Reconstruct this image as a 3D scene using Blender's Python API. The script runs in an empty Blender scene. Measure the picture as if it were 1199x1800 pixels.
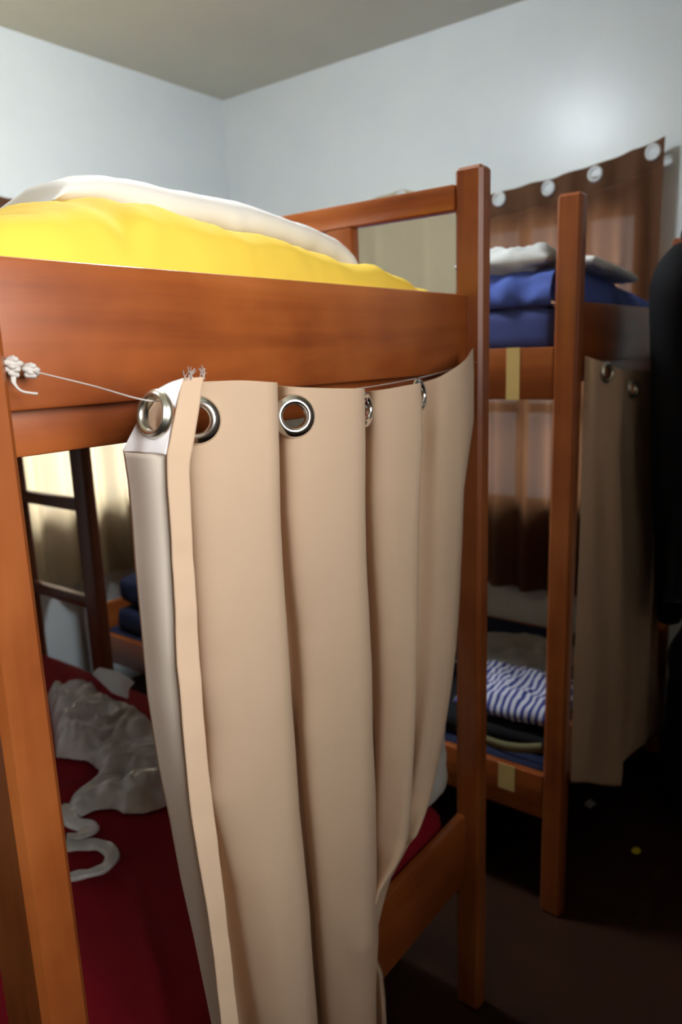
import bpy, bmesh, math, random
from mathutils import Vector, Matrix, Euler, noise
# ---------------------------------------------------------------- camera, world, light
RES_W, RES_H = 1199, 1800
F_PX, PITCH, ROLL, YAW = 1300.6, 0.2117, -0.0354, 0.9132
sc = bpy.context.scene
COL = sc.collection
sc.view_settings.view_transform = 'Standard'
sc.view_settings.look = 'None'
sc.view_settings.gamma = 1.0
sc.view_settings.use_curve_mapping = False
sc.view_settings.exposure = 0.12
R_ = Vector((math.cos(YAW), -math.sin(YAW), 0)); F_ = Vector((math.sin(YAW), math.cos(YAW), 0)); Z_ = Vector((0, 0, 1))
c_, s_ = math.cos(PITCH), math.sin(PITCH); cr, sr = math.cos(ROLL), math.sin(ROLL)
D_ = -(c_*Z_ + s_*F_); W_ = c_*F_ - s_*Z_
ex = cr*R_ - sr*D_; up = -(sr*R_ + cr*D_)
cam = bpy.data.cameras.new('camera'); camo = bpy.data.objects.new('camera', cam); COL.objects.link(camo)
M = Matrix((( ex.x, up.x, -W_.x, 0), (ex.y, up.y, -W_.y, 0), (ex.z, up.z, -W_.z, 1.45), (0, 0, 0, 1)))
camo.matrix_world = M
cam.sensor_fit = 'VERTICAL'; cam.sensor_height = 36.0; cam.lens = 36.0*F_PX/RES_H
cam.clip_start = 0.02
cam.dof.use_dof = True; cam.dof.focus_distance = 0.82; cam.dof.aperture_fstop = 4.5
sc.camera = camo
sc.cycles.max_bounces = 10; sc.cycles.diffuse_bounces = 6; sc.cycles.use_denoising = True
sc.cycles.sample_clamp_indirect = 6.0

world = bpy.data.worlds.new('daylight'); sc.world = world; world.use_nodes = True
bg = world.node_tree.nodes['Background']; bg.inputs[0].default_value = (0.75, 0.86, 1.0, 1); bg.inputs[1].default_value = 1.2

def area(name, loc, direction, sx, sy, power, col, spread=180):
    l = bpy.data.lights.new(name, 'AREA'); l.shape = 'RECTANGLE'; l.size = sx; l.size_y = sy
    l.energy = power; l.color = col; l.spread = math.radians(spread)
    o = bpy.data.objects.new(name, l); COL.objects.link(o); o.location = loc
    o.rotation_euler = Vector(direction).to_track_quat('-Z', 'Y').to_euler()
    return o
P_BACK, P_LEFT, P_RIGHT = 25.5, 25.0, 14.0
# daylight entering each window of the room
area('daylight_back', (-0.10, -1.03, 1.88), (-0.06, 1, -0.01), 0.85, 0.85, P_BACK, (1.0, 0.97, 0.94), 107)
area('daylight_left', (1.75, 3.0, 1.12), (0, -1, 0), 1.0, 0.75, P_LEFT, (1.0, 0.97, 0.92))
area('daylight_right', (3.0, 1.45, 1.37), (-1, 0, 0), 1.4, 1.15, P_RIGHT, (1.0, 0.97, 0.92))

# ---------------------------------------------------------------- measured outlines (metres)
CURTAIN_NEAR = [[0.51, [(0.465, 1.433), (0.456, 1.404), (0.441, 1.362), (0.439, 1.351), (0.436, 1.292), (0.435, 1.238), (0.434, 1.182), (0.433, 1.135), (0.433, 1.105), (0.434, 1.056), (0.437, 1.002), (0.44, 0.928), (0.442, 0.872), (0.445, 0.81), (0.447, 0.747)]], [0.516, [(0.446, 1.433), (0.433, 1.401), (0.42, 1.369), (0.418, 1.339), (0.417, 1.279), (0.415, 1.225), (0.412, 1.17), (0.412, 1.134), (0.412, 1.091), (0.413, 1.034), (0.416, 0.976), (0.421, 0.921), (0.425, 0.861), (0.428, 0.784), (0.428, 0.76)]], [0.57, [(0.415, 1.37), (0.417, 1.34), (0.417, 1.302), (0.416, 1.262), (0.416, 1.191), (0.416, 1.126), (0.421, 1.046), (0.428, 0.983), (0.435, 0.909), (0.446, 0.825), (0.455, 0.747), (0.46, 0.7)]], [0.648, [(0.556, 1.427), (0.543, 1.325), (0.541, 1.212), (0.542, 1.07), (0.549, 0.95), (0.556, 0.829), (0.56, 0.707), (0.577, 0.547)]], [0.592, [(0.53, 1.426), (0.517, 1.333), (0.515, 1.227), (0.513, 1.096), (0.516, 1.031), (0.512, 0.951), (0.525, 0.888), (0.539, 0.811), (0.547, 0.73), (0.562, 0.597)]], [0.565, [(0.572, 1.425), (0.563, 1.315), (0.553, 1.155), (0.552, 0.98), (0.561, 0.782), (0.578, 0.598)]], [0.555, [(0.599, 1.422), (0.595, 1.338), (0.591, 1.275), (0.592, 1.209), (0.595, 1.139), (0.595, 1.068), (0.593, 1.007), (0.592, 0.938), (0.59, 0.868), (0.597, 0.804), (0.602, 0.708), (0.598, 0.589)]], [0.63, [(0.688, 1.415), (0.685, 1.327), (0.682, 1.249), (0.686, 1.172), (0.692, 1.091), (0.696, 1.008), (0.698, 0.935), (0.702, 0.853), (0.706, 0.767), (0.71, 0.695), (0.713, 0.585), (0.72, 0.436)]], [0.592, [(0.674, 1.413), (0.667, 1.331), (0.665, 1.256), (0.669, 1.182), (0.677, 1.104), (0.679, 1.025), (0.676, 0.957), (0.68, 0.878), (0.685, 0.796), (0.688, 0.727), (0.691, 0.622), (0.696, 0.481)]], [0.567, [(0.71, 1.409), (0.705, 1.328), (0.701, 1.183), (0.71, 1.025), (0.712, 0.856), (0.71, 0.676), (0.708, 0.486)]], [0.553, [(0.755, 1.406), (0.754, 1.342), (0.748, 1.27), (0.747, 1.181), (0.747, 1.089), (0.746, 1.014), (0.743, 0.891), (0.741, 0.794), (0.739, 0.694), (0.72, 0.607), (0.727, 0.562), (0.725, 0.48)]], [0.642, [(0.89, 1.395), (0.889, 1.323), (0.885, 1.238), (0.886, 1.133), (0.892, 1.023), (0.892, 0.897), (0.892, 0.786), (0.887, 0.673), (0.877, 0.56), (0.863, 0.488), (0.859, 0.423), (0.857, 0.311)]], [0.597, [(0.864, 1.397), (0.859, 1.328), (0.855, 1.247), (0.858, 1.138), (0.864, 1.042), (0.864, 0.921), (0.855, 0.819), (0.844, 0.716), (0.827, 0.614), (0.807, 0.552), (0.803, 0.492), (0.801, 0.386)]], [0.566, [(0.916, 1.403), (0.923, 1.327), (0.914, 1.267), (0.903, 1.184), (0.898, 1.097), (0.89, 1.029), (0.884, 0.94), (0.877, 0.87), (0.86, 0.753), (0.846, 0.704), (0.826, 0.681), (0.792, 0.659), (0.768, 0.622), (0.762, 0.582), (0.764, 0.529), (0.763, 0.439)]], [0.632, [(1.038, 1.398), (1.045, 1.311), (1.038, 1.243), (1.028, 1.148), (1.021, 1.051), (1.011, 0.952), (1.003, 0.853), (0.994, 0.796), (0.978, 0.688), (0.961, 0.641), (0.943, 0.596), (0.902, 0.567), (0.866, 0.535), (0.852, 0.479), (0.859, 0.406), (0.858, 0.316)]], [0.604, [(1.051, 1.407), (1.046, 1.282), (1.04, 1.149), (1.033, 1.052), (1.022, 0.954), (1.005, 0.86), (0.985, 0.792), (0.957, 0.709), (0.927, 0.662), (0.905, 0.626), (0.87, 0.601), (0.831, 0.574), (0.816, 0.521), (0.83, 0.445), (0.833, 0.355)]], [0.59, [(1.073, 1.419), (1.093, 1.333), (1.089, 1.239), (1.077, 1.11), (1.06, 1.013), (1.042, 0.916), (1.019, 0.818), (0.989, 0.744), (0.958, 0.698), (0.915, 0.656), (0.857, 0.639), (0.813, 0.595), (0.798, 0.541), (0.823, 0.458), (0.826, 0.369)]], [0.618, [(1.195, 1.45), (1.198, 1.403), (1.196, 1.323), (1.177, 1.264), (1.16, 1.208), (1.155, 1.122), (1.145, 1.018), (1.131, 0.913), (1.121, 0.88), (1.084, 0.78), (1.048, 0.704), (1.017, 0.655), (0.968, 0.613), (0.904, 0.596), (0.855, 0.552), (0.84, 0.496), (0.87, 0.417), (0.876, 0.354), (0.874, 0.308)]]]
CURTAIN_FAR = [[0.58, [(1.647, 1.425), (1.652, 1.073), (1.646, 0.725), (1.645, 0.385)]], [0.56, [(1.64, 1.419), (1.644, 1.314), (1.678, 1.07), (1.693, 0.786), (1.704, 0.36)]], [0.548, [(1.672, 1.411), (1.676, 1.216), (1.741, 1.045), (1.785, 0.759), (1.817, 0.431), (1.805, 0.304)]], [0.528, [(1.747, 1.39), (1.733, 1.308), (1.724, 1.198), (1.749, 1.046), (1.796, 0.865), (1.841, 0.708), (1.893, 0.487), (1.879, 0.314), (1.864, 0.277)]], [0.575, [(1.921, 1.382), (1.911, 1.294), (1.91, 1.172), (1.943, 1.002), (1.997, 0.801), (2.043, 0.628), (2.096, 0.387), (2.082, 0.225)]], [0.555, [(1.966, 1.382), (1.993, 1.162), (2.059, 0.836), (2.096, 0.481), (2.1, 0.251)]], [0.542, [(2.062, 1.381), (2.112, 1.069), (2.155, 0.722), (2.149, 0.407), (2.152, 0.254)]], [0.575, [(2.21, 1.38), (2.272, 1.04), (2.327, 0.666), (2.335, 0.32), (2.342, 0.178)]], [0.555, [(2.183, 1.386), (2.231, 1.131), (2.272, 0.781), (2.33, 0.431), (2.461, 0.163), (2.383, 0.165)]]]
GROM_NEAR = [[0.431, 0.535, 1.401], [0.523, 0.592, 1.389], [0.676, 0.59, 1.377], [0.825, 0.598, 1.375], [0.98, 0.6, 1.383]]
GROM_FAR = [[1.685, 0.55, 1.386], [1.953, 0.57, 1.335]]
HEADER_TOP = [[0.446, 0.516, 1.433], [0.436, 0.528, 1.428], [0.428, 0.541, 1.418], [0.422, 0.556, 1.394], [0.415, 0.57, 1.37]]
HEADER_BOT = [[0.419, 0.516, 1.368], [0.417, 0.528, 1.369], [0.415, 0.541, 1.369], [0.416, 0.556, 1.369], [0.414, 0.57, 1.369]]
BAG_OUTLINE = [(1.029, 1.877), (0.929, 1.686), (0.852, 1.549), (0.884, 1.469), (0.876, 1.407), (0.857, 1.388), (0.792, 1.355), (0.761, 1.351), (0.735, 1.325), (0.737, 1.291), (0.779, 1.285), (0.806, 1.253), (0.804, 1.225), (0.828, 1.189), (0.869, 1.169), (0.921, 1.192), (1.026, 1.336), (1.074, 1.473), (1.075, 1.561), (1.078, 1.632), (1.115, 1.778), (1.102, 1.806), (1.051, 1.829)]
PAPER_OUTLINE = [(1.108, 1.765), (1.144, 1.787), (1.154, 1.694), (1.14, 1.617), (1.103, 1.593), (1.067, 1.548), (1.064, 1.61)]
HANDLE_A = [(0.749, 1.342), (0.724, 1.292), (0.721, 1.27), (0.731, 1.231), (0.702, 1.226), (0.682, 1.239)]
HANDLE_B = [(0.669, 1.214), (0.684, 1.2), (0.703, 1.18), (0.71, 1.148), (0.701, 1.118), (0.679, 1.108), (0.656, 1.113), (0.633, 1.126), (0.614, 1.139)]

# ---------------------------------------------------------------- helpers
def mesh_obj(name, verts, faces, mat, parent=None, smooth=True, origin=None):
    """verts are world coordinates; stored relative to parent (or origin)."""
    off = Vector(parent['_o']) if parent is not None else Vector(origin or (0, 0, 0))
    me = bpy.data.meshes.new(name)
    me.from_pydata([Vector(v) - off for v in verts], [], faces)
    me.materials.append(mat)
    if smooth:
        me.polygons.foreach_set('use_smooth', [True]*len(me.polygons))
    me.update()
    o = bpy.data.objects.new(name, me); COL.objects.link(o)
    if parent is not None:
        o.parent = parent; o['_o'] = tuple(off)
    else:
        o.location = off; o['_o'] = tuple(off)
    return o

def tag(o, label, cat, group=None, kind=None):
    o['label'] = label; o['category'] = cat
    if group: o['group'] = group
    if kind: o['kind'] = kind
    return o

def thing(name, label, cat, loc, group=None):
    o = bpy.data.objects.new(name, None); COL.objects.link(o); o.location = loc; o['_o'] = tuple(loc)
    o.empty_display_size = 0.05
    return tag(o, label, cat, group)

def struct(o): o['kind'] = 'structure'; return o

def bm_to(bm, name, mat, parent=None, smooth=False, origin=None):
    vs = [v.co.copy() for v in bm.verts]; bm.verts.index_update()
    fs = [[v.index for v in f.verts] for f in bm.faces]
    bm.free()
    return mesh_obj(name, vs, fs, mat, parent, smooth, origin)

def add_box(bm, a, b, bev=0.0, seg=2):
    a, b = [min(p, q) for p, q in zip(a, b)], [max(p, q) for p, q in zip(a, b)]
    tmp = bmesh.new()
    bmesh.ops.create_cube(tmp, size=1)
    for v in tmp.verts:
        v.co = Vector([(a[i]+b[i])/2 + v.co[i]*(b[i]-a[i]) for i in range(3)])
    if bev > 0:
        bmesh.ops.bevel(tmp, geom=list(tmp.edges), offset=bev, segments=seg, profile=0.5, affect='EDGES')
    mp = {v: bm.verts.new(v.co) for v in tmp.verts}
    for f in tmp.faces: bm.faces.new([mp[v] for v in f.verts])
    tmp.free()

def box(name, a, b, mat, parent=None, bev=0.0, seg=2, smooth=True, origin=None):
    bm = bmesh.new(); add_box(bm, a, b, bev, seg)
    o = bm_to(bm, name, mat, parent, False, origin)
    if bev > 0 and smooth and seg > 1: shade_auto(o)
    return o

def shade_auto(o, ang=40):
    me = o.data
    me.polygons.foreach_set('use_smooth', [True]*len(me.polygons))
    try: me.set_sharp_from_angle(angle=math.radians(ang))
    except Exception: pass

def grid_faces(n, m, wrap=False):
    fs = []
    for i in range(n-1):
        for j in range(m if wrap else m-1):
            k = (j+1) % m
            fs.append((i*m+j, i*m+k, (i+1)*m+k, (i+1)*m+j))
    return fs

def tube(name, pts, r, mat, parent=None, seg=8, closed=False, origin=None, squash=None, ref=(0, 0, 1)):
    pts = [Vector(p) for p in pts]; n = len(pts); vs = []; fs = []
    ref = Vector(ref)
    for i, p in enumerate(pts):
        a = pts[(i-1) % n] if (closed or i > 0) else pts[i]
        b = pts[(i+1) % n] if (closed or i < n-1) else pts[i]
        t = (b-a).normalized()
        u = t.cross(ref)
        if u.length < 0.05: u = t.cross(Vector((1, 0, 0)))
        u.normalize(); w = u.cross(t).normalized()
        rr = r[i] if isinstance(r, (list, tuple)) else r
        for k in range(seg):
            th = 2*math.pi*k/seg
            vs.append(p + u*math.cos(th)*rr + w*math.sin(th)*rr*(squash or 1))
    fs = grid_faces(n, seg, True)
    if closed:
        for k in range(seg):
            q = (k+1) % seg
            fs.append(((n-1)*seg+k, (n-1)*seg+q, q, k))
    else:
        fs.append(tuple(range(seg))[::-1]); fs.append(tuple((n-1)*seg+k for k in range(seg)))
    return mesh_obj(name, vs, fs, mat, parent, True, origin)

def smooth_path(pts, n=8, closed=False):
    pts = [Vector(p) for p in pts]; out = []; N = len(pts)
    rng = range(N) if closed else range(N-1)
    for i in rng:
        p1, p2 = pts[i], pts[(i+1) % N]
        p0 = pts[(i-1) % N] if (closed or i > 0) else p1*2-p2
        p3 = pts[(i+2) % N] if (closed or i < N-2) else p2*2-p1
        for k in range(n):
            t = k/n
            out.append(0.5*((2*p1)+(p2-p0)*t+(2*p0-5*p1+4*p2-p3)*t*t+(3*p1-p0-3*p2+p3)*t**3))
    if not closed: out.append(pts[-1])
    return out

def ring(name, center, normal, R, r, mat, parent, depth=0.35):
    """flattened metal eyelet ring: rounded rim with a raised inner collar"""
    nrm = Vector(normal).normalized(); q = nrm.to_track_quat('Z', 'Y')
    prof = [(r, -0.004), (r, 0.003), (r+0.0015, 0.0055), (r+0.004, 0.0065), ((R+r)/2, 0.0058), (R-0.002, 0.004), (R, 0.001), (R-0.001, -0.002), ((R+r)/2, -0.004)]
    N = 40; vs = []; m = len(prof)
    for i in range(N):
        th = 2*math.pi*i/N
        for (rad, h) in prof:
            vs.append(Vector(center) + q @ Vector((rad*math.cos(th), rad*math.sin(th), h)))
    fs = []
    for i in range(N):
        j = (i+1) % N
        for k in range(m):
            l = (k+1) % m
            fs.append((i*m+k, j*m+k, j*m+l, i*m+l))
    return mesh_obj(name, vs, fs, mat, parent, True)

def nz(x, y, z=0.0): return noise.noise(Vector((x, y, z)))
def fbm(x, y, z=0.0, o=4): return noise.fractal(Vector((x, y, z)), 1.0, 2.0, o)

def pillow(name, c, sx, sy, h, mat, parent=None, rot=(0, 0, 0), seed=0.0, wr=0.012, p=3.0, origin=None, n=44, flat=0.0):
    """closed soft cushion: two domed sheets meeting at a seam, wrinkled"""
    E = Euler(rot).to_matrix(); vs = []; N = n
    for side in (1, -1):
        for i in range(N):
            for j in range(N):
                u = -1+2*i/(N-1); v = -1+2*j/(N-1)
                e = max(0.0, (1-abs(u)**p)*(1-abs(v)**p))**0.5
                pin = 1-0.05*(abs(u*v))
                z = side*h*e*(1 if side > 0 else (1-flat))
                w = wr*fbm(u*2.2+seed, v*2.2, side*3.1+seed, 4)*e
                vs.append(Vector(c) + E @ Vector((u*sx*pin, v*sy*pin, z + w)))
    fs = []
    for s in (0, 1):
        b = s*N*N
        for i in range(N-1):
            for j in range(N-1):
                q = (b+i*N+j, b+(i+1)*N+j, b+(i+1)*N+j+1, b+i*N+j+1)
                fs.append(q if s == 0 else q[::-1])
    o = mesh_obj(name, vs, fs, mat, parent, True, origin)
    bm = bmesh.new(); bm.from_mesh(o.data); bmesh.ops.remove_doubles(bm, verts=list(bm.verts), dist=0.0006); bm.to_mesh(o.data); bm.free()
    return o

def soft_box(name, a, b, mat, parent=None, r=0.03, wr=0.004, seed=0.0, fr=6, top=None, origin=None, n=(40, 40, 8)):
    """rounded mattress-like block with a subdivided, wrinkled skin; top(x,y)->dz adds to the upper side"""
    vs = {}; verts = []; faces = []
    nx, ny, nz_ = n
    def vid(i, j, k):
        key = (i, j, k)
        if key in vs: return vs[key]
        u, v, w = i/nx, j/ny, k/nz_
        P = Vector((a[0]+(b[0]-a[0])*u, a[1]+(b[1]-a[1])*v, a[2]+(b[2]-a[2])*w))
        inner = Vector([min(max(P[t], a[t]+r), b[t]-r) for t in range(3)])
        d = P-inner
        if d.length > 1e-9: P = inner + d.normalized()*r*min(1, d.length/r if d.length < r else 1)
        if d.length > r: P = inner + d.normalized()*r
        if top is not None and w > 0.01:
            P.z += top(P.x, P.y)*w
        nn = fbm(P.x*fr+seed, P.y*fr, P.z*fr, 4)*wr
        P += (d.normalized() if d.length > 1e-6 else Vector((0, 0, 1)))*nn
        verts.append(P); vs[key] = len(verts)-1
        return vs[key]
    for i in range(nx):
        for j in range(ny):
            faces.append((vid(i, j, nz_), vid(i+1, j, nz_), vid(i+1, j+1, nz_), vid(i, j+1, nz_)))
            faces.append((vid(i, j, 0), vid(i, j+1, 0), vid(i+1, j+1, 0), vid(i+1, j, 0)))
    for i in range(nx):
        for k in range(nz_):
            faces.append((vid(i, 0, k), vid(i+1, 0, k), vid(i+1, 0, k+1), vid(i, 0, k+1)))
            faces.append((vid(i, ny, k), vid(i, ny, k+1), vid(i+1, ny, k+1), vid(i+1, ny, k)))
    for j in range(ny):
        for k in range(nz_):
            faces.append((vid(0, j, k), vid(0, j, k+1), vid(0, j+1, k+1), vid(0, j+1, k)))
            faces.append((vid(nx, j, k), vid(nx, j+1, k), vid(nx, j+1, k+1), vid(nx, j, k+1)))
    return mesh_obj(name, verts, faces, mat, parent, True, origin)

def interp(pts, x):
    """piecewise smooth interpolation of sorted (x, y) pairs, clamped"""
    if x <= pts[0][0]: return pts[0][1]
    if x >= pts[-1][0]: return pts[-1][1]
    for (a, p), (b, q) in zip(pts, pts[1:]):
        if a <= x <= b:
            t = (x-a)/(b-a); return p+(q-p)*(t*t*(3-2*t)*0.5+t*0.5)

def heap(name, outline, z0, height, mat, parent=None, cell=0.012, seed=0.0, fr=9.0, origin=None, edge=0.06, ridged=True):
    """crumpled sheet: a height field over a closed outline, draped down to z0 at its rim"""
    P = [Vector((p[0], p[1], 0)) for p in outline]; n = len(P)
    def inside(x, y):
        c = False
        for i in range(n):
            a, b = P[i], P[i-1]
            if (a.y > y) != (b.y > y) and x < (b.x-a.x)*(y-a.y)/(b.y-a.y)+a.x: c = not c
        return c
    def dist(x, y):
        q = Vector((x, y, 0)); best = 9
        for i in range(n):
            a, b = P[i], P[i-1]; ab = b-a
            t = max(0, min(1, (q-a).dot(ab)/max(ab.length_squared, 1e-9)))
            best = min(best, (q-(a+ab*t)).length)
        return best
    x0, x1 = min(p.x for p in P), max(p.x for p in P); y0, y1 = min(p.y for p in P), max(p.y for p in P)
    nx, ny = int((x1-x0)/cell)+2, int((y1-y0)/cell)+2
    ids = {}; verts = []; faces = []
    def nearest(x, y):
        q = Vector((x, y, 0)); best, bp = 9, q
        for i in range(n):
            a, c = P[i], P[i-1]; ab = c-a
            t = max(0, min(1, (q-a).dot(ab)/max(ab.length_squared, 1e-9)))
            if (q-(a+ab*t)).length < best: best = (q-(a+ab*t)).length; bp = a+ab*t
        return bp
    ins = {}
    def isin(i, j):
        if (i, j) not in ins: ins[(i, j)] = inside(x0+i*cell, y0+j*cell)
        return ins[(i, j)]
    def vid(i, j):
        if (i, j) in ids: return ids[(i, j)]
        x, y = x0+i*cell, y0+j*cell
        if isin(i, j): d = dist(x, y)
        else:
            q = nearest(x, y); x, y, d = q.x, q.y, 0
        e = min(1, d/edge); e = e**0.6
        s = fbm(x*fr*0.5+seed, y*fr*0.5, seed, 3)
        ca, sa = math.cos(0.9+s), math.sin(0.9+s)
        xr, yr = x*ca+y*sa, -x*sa+y*ca
        r = 1-abs(noise.noise(Vector((xr*fr*1.6+seed, yr*fr*0.45, seed))))
        r2 = 1-abs(noise.noise(Vector((yr*fr*3.0+seed, xr*fr*0.9, seed+4))))
        h = height*e*(0.25+0.5*s+0.60*r**3+0.35*r2**4) if ridged else height*e*(0.8+0.3*s)
        verts.append(Vector((x, y, z0+max(0.001, h)))); ids[(i, j)] = len(verts)-1
        return ids[(i, j)]
    for i in range(-1, nx):
        for j in range(-1, ny):
            k4 = [(i, j), (i+1, j), (i+1, j+1), (i, j+1)]
            if sum(isin(*k) for k in k4) >= 1: faces.append(tuple(vid(*k) for k in k4))
    o = mesh_obj(name, verts, faces, mat, parent, True, origin)
    m = o.modifiers.new('thick', 'SOLIDIFY'); m.thickness = 0.0015; m.offset = 1
    m = o.modifiers.new('sub', 'SUBSURF'); m.levels = 1; m.render_levels = 1
    return o

# ---------------------------------------------------------------- materials
def base_mat(name, col, rough=0.6, **kw):
    m = bpy.data.materials.new(name); m.use_nodes = True
    b = m.node_tree.nodes['Principled BSDF']
    b.inputs['Base Color'].default_value = (*col, 1); b.inputs['Roughness'].default_value = rough
    for k, v in kw.items(): b.inputs[k.replace('_', ' ')].default_value = v
    return m, m.node_tree, b

def nd(nt, t, **kw):
    n = nt.nodes.new(t)
    for k, v in kw.items():
        if k in n.inputs: n.inputs[k].default_value = v
        else: setattr(n, k, v)
    return n

def coords(nt, scale=(1, 1, 1), rot=(0, 0, 0)):
    tc = nd(nt, 'ShaderNodeTexCoord'); mp = nd(nt, 'ShaderNodeMapping')
    mp.inputs['Scale'].default_value = scale; mp.inputs['Rotation'].default_value = rot
    nt.links.new(tc.outputs['Object'], mp.inputs['Vector'])
    return mp.outputs[0]

def ramp(nt, stops):
    r = nd(nt, 'ShaderNodeValToRGB'); e = r.color_ramp.elements
    while len(e) < len(stops): e.new(0.5)
    for i, (p, c) in enumerate(stops): e[i].position = p; e[i].color = (*c, 1)
    return r

def bump(nt, b, sock, strength, dist=0.002):
    bp = nd(nt, 'ShaderNodeBump'); bp.inputs['Strength'].default_value = strength; bp.inputs['Distance'].default_value = dist
    nt.links.new(sock, bp.inputs['Height']); nt.links.new(bp.outputs[0], b.inputs['Normal'])
    return bp

def wood(name, axis, dark, mid, light, rough=0.32, coat=0.24):
    m, nt, b = base_mat(name, mid, rough, Coat_Weight=coat, Coat_Roughness=0.18)
    sc_ = [16, 16, 16]; sc_[axis] = 1.1
    v = coords(nt, sc_)
    n1 = nd(nt, 'ShaderNodeTexNoise', Scale=1.0, Detail=7.0, Roughness=0.6, Distortion=0.8)
    nt.links.new(v, n1.inputs['Vector'])
    v2 = coords(nt, (2.6, 2.6, 2.6))
    n2 = nd(nt, 'ShaderNodeTexNoise', Scale=1.3, Detail=4.0, Roughness=0.55)
    nt.links.new(v2, n2.inputs['Vector'])
    mx = nd(nt, 'ShaderNodeMath', operation='MULTIPLY_ADD'); mx.inputs[1].default_value = 0.45
    mul = nd(nt, 'ShaderNodeMath', operation='MULTIPLY'); mul.inputs[1].default_value = 0.6
    nt.links.new(n2.outputs['Fac'], mul.inputs[0]); nt.links.new(n1.outputs['Fac'], mx.inputs[0]); nt.links.new(mul.outputs[0], mx.inputs[2])
    r = ramp(nt, [(0.36, dark), (0.50, mid), (0.68, light)])
    nt.links.new(mx.outputs[0], r.inputs[0]); nt.links.new(r.outputs[0], b.inputs['Base Color'])
    rr = nd(nt, 'ShaderNodeMapRange'); rr.inputs[3].default_value = rough-0.05; rr.inputs[4].default_value = rough+0.16
    nt.links.new(n2.outputs['Fac'], rr.inputs[0]); nt.links.new(rr.outputs[0], b.inputs['Roughness'])
    bump(nt, b, n1.outputs['Fac'], 0.10, 0.002)
    return m

WD, WM, WL = (0.20, 0.042, 0.009), (0.36, 0.089, 0.017), (0.52, 0.155, 0.036)
WOOD = [wood('varnished_wood_'+'xyz'[i], i, *[tuple(q*(0.92, 0.85, 0.76)[i] for q in w_) for w_ in (WD, WM, WL)]) for i in range(3)]
PLY = wood('plywood', 1, (0.10, 0.045, 0.018), (0.15, 0.07, 0.03), (0.2, 0.1, 0.045), 0.6, 0.0)

def cloth(name, col, var=0.10, rough=0.85, weave=900.0, trans=0.0, bstr=0.15, sheen=0.0, big=3.0, see=0.0, tcol=None):
    m, nt, b = base_mat(name, col, rough, Specular_IOR_Level=0.2, Sheen_Weight=sheen)
    v = coords(nt, (1, 1, 1))
    n1 = nd(nt, 'ShaderNodeTexNoise', Scale=big, Detail=5.0, Roughness=0.6); nt.links.new(v, n1.inputs['Vector'])
    r = ramp(nt, [(0.3, tuple(c*(1-var) for c in col)), (0.7, tuple(min(1, c*(1+var)) for c in col))])
    nt.links.new(n1.outputs['Fac'], r.inputs[0]); nt.links.new(r.outputs[0], b.inputs['Base Color'])
    n2 = nd(nt, 'ShaderNodeTexNoise', Scale=weave, Detail=2.0); nt.links.new(v, n2.inputs['Vector'])
    bump(nt, b, n2.outputs['Fac'], bstr, 0.0008)
    if trans > 0:
        t = nd(nt, 'ShaderNodeBsdfTranslucent'); t.inputs['Color'].default_value = (*(tcol or col), 1)
        mx = nd(nt, 'ShaderNodeMixShader'); mx.inputs[0].default_value = trans
        nt.links.new(b.outputs[0], mx.inputs[1]); nt.links.new(t.outputs[0], mx.inputs[2])
        out = mx
        if see > 0:   # open weave lets a little light straight through
            tp = nd(nt, 'ShaderNodeBsdfTransparent'); m2 = nd(nt, 'ShaderNodeMixShader'); m2.inputs[0].default_value = see
            nt.links.new(mx.outputs[0], m2.inputs[1]); nt.links.new(tp.outputs[0], m2.inputs[2]); out = m2
        nt.links.new(out.outputs[0], nt.nodes['Material Output'].inputs['Surface'])
    return m

FABRIC = cloth('tan_curtain_fabric', (0.62, 0.445, 0.31), 0.05, trans=0.06)
LINING = cloth('grey_beige_lining', (0.80, 0.70, 0.60), 0.05, trans=0.05)
HEADER = cloth('white_header_tape', (0.90, 0.86, 0.87), 0.03)
HEM = cloth('tan_hem_fabric', (0.64, 0.455, 0.315), 0.06, trans=0.05)
FARFAB = cloth('olive_tan_fabric', (0.54, 0.375, 0.255), 0.06, trans=0.06)
OLIVE = cloth('olive_beige_fabric', (0.46, 0.39, 0.26), 0.05, trans=0.05)
BROWN = cloth('thin_brown_curtain_fabric', (0.13, 0.060, 0.034), 0.06, trans=0.50, see=0.04, tcol=(0.36, 0.165, 0.080))
CREAM = cloth('thin_cream_curtain_fabric', (0.13, 0.085, 0.055), 0.08, trans=0.52, see=0.08, tcol=(0.86, 0.70, 0.46))
BROWNHEAD = cloth('dark_brown_header', (0.10, 0.045, 0.022), 0.05)
YELLOW = cloth('yellow_sheet', (0.95, 0.66, 0.085), 0.05, big=5)
WHITE = cloth('white_cotton', (0.86, 0.84, 0.82), 0.04)
PALE = cloth('pale_grey_cotton', (0.62, 0.60, 0.56), 0.06)
GREYP = cloth('grey_cotton', (0.26, 0.255, 0.25), 0.1)
GREYISH = cloth('greyish_cotton', (0.55, 0.56, 0.56), 0.1, big=12)
RED = cloth('red_sheet', (0.24, 0.004, 0.014), 0.10, big=4)
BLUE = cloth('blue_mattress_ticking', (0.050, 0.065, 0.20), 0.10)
BLUED = cloth('shade_darkened_blue', (0.012, 0.016, 0.045), 0.12)  # lower-bunk shade put into a darker copy of the blue
BLUE2 = cloth('bright_blue_sheet', (0.070, 0.110, 0.38), 0.12)
NAVY = cloth('navy_nylon', (0.010, 0.013, 0.028), 0.2, rough=0.6)
BLACK = cloth('black_wool', (0.008, 0.008, 0.010), 0.2)
STRAPM = cloth('olive_webbing', (0.17, 0.15, 0.075), 0.08)
TAPE = cloth('tan_masking_tape', (0.62, 0.43, 0.16), 0.05, rough=0.5)
SCRAPY, _, _ = base_mat('yellow_wrapper', (0.75, 0.62, 0.04), 0.4)
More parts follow.
